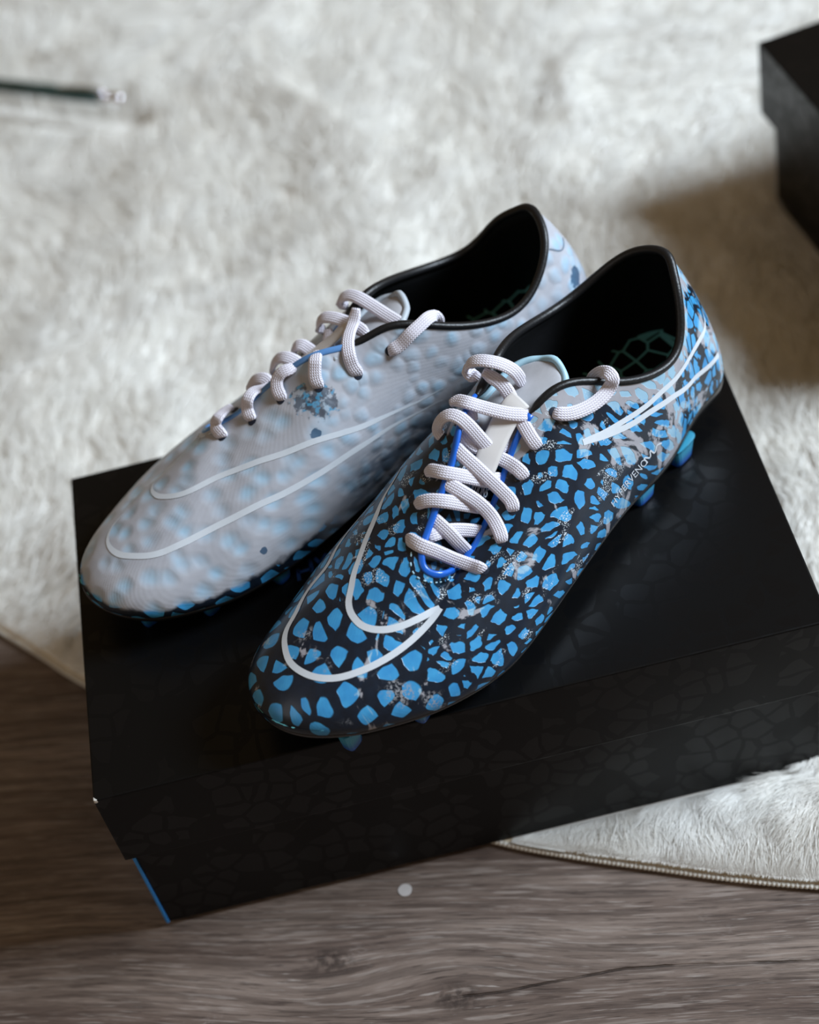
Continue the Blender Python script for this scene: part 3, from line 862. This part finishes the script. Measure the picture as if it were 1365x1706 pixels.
def tongue_material(name, blue):
    n = NT(name)
    p = n.obj(); s = n.sep(p)
    nz = n.noise(n.mapping(p, (.5, 1, 1)), 120, 4)
    grey = n.mix(nz, srgb(150, 150, 156), srgb(192, 192, 196))
    sm = n.voro(p, 190, 'DISTANCE_TO_EDGE', 1.0).outputs['Distance']
    dark = n.mix(n.step(sm, .14, .20), srgb(9, 16, 26), srgb(34, 96, 140))
    f = n.step(n.math('ADD', s[0], n.math('MULTIPLY', nz, .012)), 0.136 * BS, .147 * BS)
    col = n.mix(f, grey, dark) if blue else n.mix(n.math('MULTIPLY', f, .3), grey, srgb(70, 84, 100))
    return n.set(Base_Color=col, Roughness=.55, Specular_IOR_Level=.3, Normal=n.bump(nz, .0003))
M_TONGUE_B = tongue_material('tongue_print', True)
M_TONGUE_W = tongue_material('tongue_grey', False)

def lace_material():
    n = NT('white_flat_lace')
    q = n.sep(n.uv())
    a = n.math('MULTIPLY', q[0], 2 * math.pi / .00125)
    b_ = n.math('MULTIPLY', q[1], 2 * math.pi / .00105)
    row = n.math('MULTIPLY', n.math('SIGN', n.math('SINE', b_)), 1.2)
    k = n.math('MULTIPLY', n.math('SINE', n.math('ADD', a, row)), n.math('ABSOLUTE', n.math('SINE', b_)))
    rib = n.math('ABSOLUTE', n.math('SINE', n.math('MULTIPLY', b_, .5)))
    h = n.math('ADD', n.math('MULTIPLY', k, .5), rib)
    col = n.mix(n.step(h, -.2, .9), srgb(206, 201, 216), srgb(228, 224, 234))
    return n.set(Base_Color=col, Roughness=.7, Specular_IOR_Level=.3, Sheen_Weight=.1, Normal=n.bump(h, .00022, .8))
M_LACE = lace_material()

def make_boot(name, loc, mir, blue, label):
    th, tx, ty = loc
    root = empty(name, (tx, ty, HZ + .0002), th)
    tag(root, label, 'boot', 'pair of football boots')
    fl = mir < 0
    def L(V):
        V = np.asarray(V, float).reshape(-1, 3)
        return V * np.array([BS, BS * mir, BS])
    def put(nm, V, F, m, par=root, smooth=True, uv=None, lab=None):
        o = mesh_obj(nm, L(V), F, m, par, smooth, uv, fl)
        if lab: o['label'] = lab
        return o
    NTK, NVK = 300, 40
    ts = np.linspace(0, KN, NTK, endpoint=False)
    vsamp = np.linspace(0, 1, NVK)
    TT, VV = np.meshgrid(ts, vsamp, indexing='ij')
    G = upper(TT, VV)
    GN = upper_n(TT, VV)
    # ---- upper
    up = put('upper', G, grid_faces(NTK, NVK, True)[::1], M_UP_B if blue else M_UP_W, uv=np.c_[TT.ravel() / KN, VV.ravel()])
    arc = np.cumsum(np.linalg.norm(np.diff(G[:, ::-1], axis=1), axis=2), axis=1)
    arc = np.concatenate([np.zeros((NTK, 1)), arc], 1)[:, ::-1]
    c_ = columns(ts)
    dirs = unit(c_[:, :2] - c_[:, 2:4])
    flat = c_[:, None, 2:4] + dirs[:, None, :] * arc[..., None]
    lay = up.data.uv_layers.new(name='flat')
    idx = np.zeros(len(up.data.loops), np.int32); up.data.loops.foreach_get('vertex_index', idx)
    lay.data.foreach_set('uv', flat.reshape(-1, 2)[idx].astype(np.float32).ravel())
    # ---- lining (inner face, a few millimetres inside)
    thick = (.0026 * np.clip((1 - VV) * 6 + .45, 0, 1))[..., None]
    I = G - GN * thick
    put('lining', I, [f[::-1] for f in grid_faces(NTK, NVK, True)], M_LINING)
    # ---- insole
    nk = 60
    ti = np.linspace(0.0, 15.5, nk)
    ca_, cb_ = columns(ti), columns(31 - ti - .9 * (1 - ti / 15.5))
    W_ = np.linspace(0, 1, 12)
    A = np.c_[ca_[:, :2], zf(ca_[:, 0]) + .0035]; B = np.c_[cb_[:, :2], zf(cb_[:, 0]) + .0035]
    put('insole', A[:, None] * (1 - W_[None, :, None]) * 1 + B[:, None] * W_[None, :, None], grid_faces(nk, 12), M_INSOLE)
    # ---- sole plate
    c = columns(ts)
    tg = unit((columns(ts + .01) - columns(ts - .01))[:, :2])
    out = np.c_[-tg[:, 1], tg[:, 0]]
    zt, zb = zf(c[:, 0]), zbot(c[:, 0])
    ring = lambda off, z: np.c_[c[:, :2] + out * off, z]
    rings = [ring(-.0030, zt + .0006), ring(-.0004, zt + .0006), ring(.0002, zt - .0002), ring(.0000, zt - .35 * (zt - zb)), ring(-.0012, zb + .0012), ring(-.0035, zb), ring(-.0100, zb - .0002)]
    ctr = np.c_[c[:, 0] * .94 + .008, c[:, 1] * .25 + .002, zb - .0002]
    rings.append(ctr)
    put('sole_plate', np.stack(rings, 1), [f[::-1] for f in grid_faces(NTK, len(rings), True)], M_PLATE)
    # ---- studs
    studs = [(.258, .0175, 0, 0), (.229, .0320, 0, 0), (.197, .0405, 0, 0), (.2600, -.0205, 0, 0), (.234, -.0335, 0, 0), (.199, -.0385, 0, 0), (.216, .000, 0, 0),
             (.0480, .0280, 1, 0), (.0775, .0290, 1, 0), (.048, -.0245, 1, 0), (.0775, -.0250, 1, 0)]
    for sx_, sy_, heel_, _ in studs:
        zt_ = float(zbot(sx_)) + .0012
        lx, ly = (.0075, .0048) if heel_ else (.0052, .0040)
        prof = [(1.12, zt_), (1.0, zt_ - .002), (.80, .0012), (.70, .0)]
        V, F, ns = [], [], 20
        ang0 = math.atan2(sy_, .06 if not heel_ else .5) * .5
        for k_, z_ in prof:
            for j in range(ns):
                a = 2 * math.pi * j / ns
                pw = .55
                ex, ey = math.copysign(abs(math.cos(a)) ** pw, math.cos(a)) * lx * k_, math.copysign(abs(math.sin(a)) ** pw, math.sin(a)) * ly * k_
                V.append((sx_ + ex * math.cos(ang0) - ey * math.sin(ang0), sy_ + ex * math.sin(ang0) + ey * math.cos(ang0), z_))
        for i in range(len(prof) - 1):
            for j in range(ns):
                k = (j + 1) % ns
                F.append((i * ns + j, (i + 1) * ns + j, (i + 1) * ns + k, i * ns + k))
        F.append(tuple(range(ns))); F.append(tuple((len(prof) - 1) * ns + j for j in range(ns))[::-1])
        put('stud', V, F, M_STUD, smooth=False)
    # ---- black collar piping
    tp = np.linspace(22.72, 30 + 7.62, 170)
    rim = upper(tp, 1.0); rn = upper_n(tp, np.full(len(tp), .99))
    vdir = unit(upper(tp, 1.0) - upper(tp, .97))
    ends = np.minimum(1, np.minimum(np.arange(170), np.arange(170)[::-1]) / 5 + .35)
    V, F, UV = sweep(rim - rn * .0010 + vdir * .0006, vdir, .0021 * ends, .0019 * ends, 10, 2.0)
    put('collar_piping', V, F, M_PIPING)
    # ---- blue edge of the lace opening
    te = np.linspace(7.55, 22.75, 150)
    rim = upper(te, 1.0); rn = upper_n(te, np.full(150, .99)); vdir = unit(upper(te, 1.0) - upper(te, .97))
    V, F, UV = sweep(rim - rn * .0005 + vdir * .0002, rn, .0016, .0011, 10, 2.8)
    tr = put('eyestay_edge', V, F, M_TRIM if blue else M_TRIM_W)
    for ts_ in np.linspace(13.2, 18.0, 11):
        P = np.array([upper(ts_ - .10, .955), upper(ts_ + .10, .955)]).reshape(2, 3)
        nn = upper_n(np.array([ts_, ts_]), np.array([.955, .955]))
        P = np.linspace(P[0], P[1], 4) + nn[0] * .0003
        V, F, UV = sweep(P, np.repeat(nn[:1], 4, 0), .00035, .00025, 6, 2.0)
        put('stitch', V, F, M_BORDER if blue else M_MARK_W, tr)
    # ---- tongue
    st = []
    for q in np.linspace(.02, .86, 22):
        a_, b_ = bridge(q, np.array(-1.0), 0), bridge(q, np.array(1.0), 0)
        mid, half = (a_ + b_) / 2, (b_ - a_) / 2
        n_ = unit(np.cross(half, upper(15.5 - 8.2 * q - .05, 1.0) - upper(15.5 - 8.2 * q + .05, 1.0)))
        n_ = n_ * (1 if n_[2] > 0 else -1)
        st.append((mid, half + unit(half) * .0012, n_, -.0048 if q > .1 else -.0036))
    flap = [(.128, -.002, .0748, .0108), (.122, -.003, .0756, .0115), (.116, -.003, .0766, .0124), (.110, -.003, .0778, .0134), (.104, -.002, .0790, .0138), (.099, -.001, .0802, .0130), (.095, 0, .0812, .0105), (.0925, 0, .0818, .0070), (.0912, 0, .0821, .0030)]
    for x, y, z, hw in flap:
        st.append((np.array([x, y, z]), np.array([0, hw, -hw * .18]), np.array([.15, .15, .97]), 0.0))
    ww = np.linspace(-1, 1, 17)
    ROWS = []
    for mid, half, n_, off in st:
        ROWS.append([mid + half * w + n_ * (off + .0030 * (1 - w * w)) for w in ww])
    TG = np.array(ROWS)
    for _ in range(3):
        TG[1:-1] = (TG[:-2] + 2 * TG[1:-1] + TG[2:]) / 4
    nr = len(TG)
    tn = put('tongue', TG.reshape(-1, 3), [f[::-1] for f in grid_faces(nr, 17)], M_TONGUE_B if blue else M_TONGUE_W)
    m_ = tn.modifiers.new('thickness', 'SOLIDIFY'); m_.thickness = .0016; m_.offset = -1
    k0 = 20
    edge = np.concatenate([TG[k0:-1, 0], TG[-1, 8:9], TG[k0:-1, -1][::-1]])
    edge = catmull(edge[np.r_[True, np.linalg.norm(np.diff(edge, axis=0), axis=1) > 1e-4]], 90)
    V, F, UV = tube(edge + np.array([0, 0, .0004]), .0017, 8)
    put('tongue_border', V, F, M_BORDER if blue else M_BORDER_W, tn, lab='pale blue rim of the tongue' if blue else None)
    # pull tab down the middle of the tongue
    tab = []
    for q in np.linspace(.69, .98, 10):
        tab.append(bridge(q, np.array(.32 + .14 * (q - .69) / .29), .0025))
    tab = np.array(tab) + np.array([0, .0000, .0002])
    tab[0] -= np.array([0, 0, .003]); tab[-1] -= np.array([0, 0, .0015])
    tab = catmull(tab, 40)
    nrm_tab = np.broadcast_to(unit([.1, .38, .9]), (40, 3))
    wtab = np.interp(np.linspace(0, 1, 40), [0, .06, .5, 1], [.0034, .0050, .0055, .0052])
    V, F, UV = sweep(tab, nrm_tab, wtab, .0009, 12, 3.0)
    put('pull_tab', V, F, M_TAB, tn, lab='cream pull tab down the middle of the tongue')
    # lettering on the tongue
    def text_mesh(body):
        cu = bpy.data.curves.new('text', 'FONT'); cu.body = body; cu.size = 1.0; cu.resolution_u = 3
        o = bpy.data.objects.new('text', cu); COLL.objects.link(o)
        bpy.context.view_layer.update()
        dg = bpy.context.evaluated_depsgraph_get()
        me = o.evaluated_get(dg).to_mesh()
        V = np.array([tuple(v.co) for v in me.vertices]); F = [tuple(p.vertices) for p in me.polygons]
        o.evaluated_get(dg).to_mesh_clear()
        bpy.data.objects.remove(o); bpy.data.curves.remove(cu)
        V = V[:, :2] - V[:, :2].min(0)
        return V[:, 0] / V[:, 0].max(), V[:, 1] / V[:, 1].max(), F
    for body, q0, q1, w0, w1, hq in (('CONDITIONS', .616, .690, -.45, .80, .030), ('ALL', .662, .690, -.45, -.02, .030)):
        a_, b_, F = text_mesh(body)
        q = q0 + (q1 - q0) * a_ + hq * b_
        w = w0 + (w1 - w0) * a_
        # sit on the tongue sheet itself
        qi = np.clip((q - .02) / .84 * 21, 0, nr - 1.001); wi = (w / 1.08 + 1) / 2 * 16
        i0 = np.floor(qi).astype(int); j0 = np.clip(np.floor(wi).astype(int), 0, 15)
        fq, fw = (qi - i0)[:, None], (wi - j0)[:, None]
        P = (TG[i0, j0] * (1 - fq) + TG[i0 + 1, j0] * fq) * (1 - fw) + (TG[i0, j0 + 1] * (1 - fq) + TG[i0 + 1, j0 + 1] * fq) * fw
        put('tongue_lettering', P + np.array([.0002, .0003, .0005]), F, M_MARK, tn, smooth=False)
    # ---- printed outlines on the upper
    def strip(nm, tv, wid, m, taper0=False, taper1=False, lift=.00018, par=up):
        tv = np.array(tv, float)
        n = max(24, len(tv) * 8)
        scl = np.array([.0085, .055])
        q = catmull(tv * scl, n) / scl
        P, N_ = upper(q[:, 0], q[:, 1]), upper_n(q[:, 0], q[:, 1])
        T_ = unit(np.gradient(P, axis=0)); S_ = np.cross(N_, T_)
        w = np.full(n, wid / 2); e = np.arange(n) / (n - 1)
        if taper0: w *= np.clip(e * 5 + .12, 0, 1)
        if taper1: w *= np.clip((1 - e) * 5 + .12, 0, 1)
        w = w[:, None]
        cols = [P + S_ * w + N_ * lift, P + N_ * lift, P - S_ * w + N_ * lift]
        return put(nm, np.stack(cols, 1), [f[::-1] for f in grid_faces(n, 3)], m, par)
    if blue:
        strip('curved_outline', [(21.74, 0.613), (21.4, 0.625), (20.86, 0.625), (20.0, 0.669), (19.4, 0.681), (18.66, 0.7), (17.74, 0.713), (17.12, 0.7), (16.4, 0.688), (15.68, 0.681), (14.84, 0.694), (14.12, 0.719), (13.52, 0.756), (12.94, 0.781), (12.48, 0.781)], .0030, M_MARK, True, False)
        strip('curved_outline', [(20.86, 0.556), (20.84, 0.488), (20.0, 0.469), (19.42, 0.481), (19.0, 0.438), (17.98, 0.456), (17.4, 0.431), (16.72, 0.419), (16.04, 0.406), (15.36, 0.413), (14.68, 0.431), (14.22, 0.456), (13.76, 0.506), (13.38, 0.562), (13.06, 0.619), (12.78, 0.681), (12.54, 0.744), (12.48, 0.781)], .0029, M_MARK, True, False)
        strip('curved_outline', [(6.36, 0.706), (5.78, 0.7), (5.16, 0.731), (4.68, 0.769), (4.16, 0.819), (3.5, 0.788), (2.86, 0.65), (2.24, 0.537), (1.76, 0.475), (1.24, 0.463), (1.02, 0.488)], .0026, M_MARK, False, True)
        strip('curved_outline', [(6.36, 0.706), (5.74, 0.681), (5.08, 0.681), (4.52, 0.7), (3.96, 0.663), (3.12, 0.431), (2.44, 0.281), (1.78, 0.2)], .0028, M_MARK, False, False)
        a_, b_, F = text_mesh('HYPERVENO')
        a_ = a_ * .88
        t0, t1 = np.array([5.60, .200]), np.array([4.56, .275]); s0, s1 = np.array([5.70, .268]), np.array([4.68, .358])
        tvp = (t0 + (t1 - t0) * a_[:, None]) * (1 - b_[:, None]) + (s0 + (s1 - s0) * a_[:, None]) * b_[:, None]
        P = upper(tvp[:, 0], tvp[:, 1]) + upper_n(tvp[:, 0], tvp[:, 1]) * .0003
        put('side_lettering', P, F, M_MARK, up, smooth=False)
        strip('side_lettering', [(4.70, .268), (4.79, .345), (4.64, .300), (4.64, .362), (4.52, .300), (4.46, .350), (4.34, .325)], .0008, M_MARK)
        eye = [(18.8, 0.913), (19.74, 0.9), (20.68, 0.875), (21.62, 0.888), (10.34, 0.781), (9.52, 0.781), (8.86, 0.806), (8.12, 0.819), (7.58, 0.856), (6.96, 0.913)]
    else:
        strip('curved_outline', [(15.0, 0.731), (14.88, 0.688), (15.44, 0.669), (16.32, 0.675), (16.98, 0.688), (17.9, 0.694), (18.98, 0.713), (19.96, 0.681), (21.02, 0.625), (22.02, 0.588), (23.08, 0.537), (24.16, 0.475), (24.64, 0.5)], .0027, M_MARK_W, True, True)
        strip('curved_outline', [(14.62, 0.531), (14.62, 0.438), (14.9, 0.406), (15.32, 0.394), (15.98, 0.4), (16.78, 0.431), (17.5, 0.45), (18.24, 0.475), (19.26, 0.5), (20.12, 0.494), (21.14, 0.456), (22.08, 0.438), (22.76, 0.444), (23.38, 0.431), (24.16, 0.4), (24.62, 0.413)], .0029, M_MARK_W, True, True)
        strip('heel_seam', [(28.20, .97), (28.60, .80), (29.2, .74)], .0007, M_STAIN)
        eye = [(18.72, 0.906), (19.78, 0.881), (20.76, 0.875), (21.94, 0.825), (22.82, 0.825), (23.7, 0.863)] + [(10.34, .781), (9.52, .781), (8.86, .806), (8.12, .819), (7.58, .856), (6.96, .913)]
    for te_, ve_ in eye:
        c0 = upper(te_, ve_).reshape(3); nn = upper_n(np.array([te_]), np.array([ve_]))[0]
        a1 = unit(np.cross(nn, [0, 0, 1])); a2 = np.cross(nn, a1)
        V = [c0 + nn * .0004] + [c0 + nn * .00015 + (a1 * math.cos(j * math.pi / 6) * .0021 + a2 * math.sin(j * math.pi / 6) * .0024) for j in range(12)]
        put('eyelet', V, [(0, 1 + j, 1 + (j + 1) % 12) for j in range(12)], M_EYE, up)
    # ---- laces
    for P in LACES['B' if blue else 'W']:
        P = np.array(P) / 1000.0
        Ln = np.linalg.norm(np.diff(P, axis=0), axis=1).sum()
        n = max(14, int(Ln / .0011))
        Q = catmull(P, n)
        N_ = unit(np.c_[np.full(n, .42), (Q[:, 1] + (.010 if blue else -.012)) * 18, (Q[:, 2] - .030) * 18])
        wv = np.full(n, .0031); tvv = np.full(n, .00105)
        e = np.minimum(np.arange(n), np.arange(n)[::-1]) * Ln / (n - 1)
        pin = np.clip(e / .004 * .35 + .65, 0, 1)
        V, F, UV = sweep(Q, N_, wv * pin, tvv * (2 - pin), 16, 2.5)
        put('lace', V, F, M_LACE, uv=UV)
    return root

boot_b = make_boot('football_boot', (-2.513245606, 0.3259517502, 0.1688399442), 1, True,
                   'blue and black cell-patterned football boot in front, on the box lid')
boot_w = make_boot('football_boot', (-2.756412988, 0.2773, 0.2168), -1, False,
                   'faded pale grey football boot behind the blue one, on the box lid')
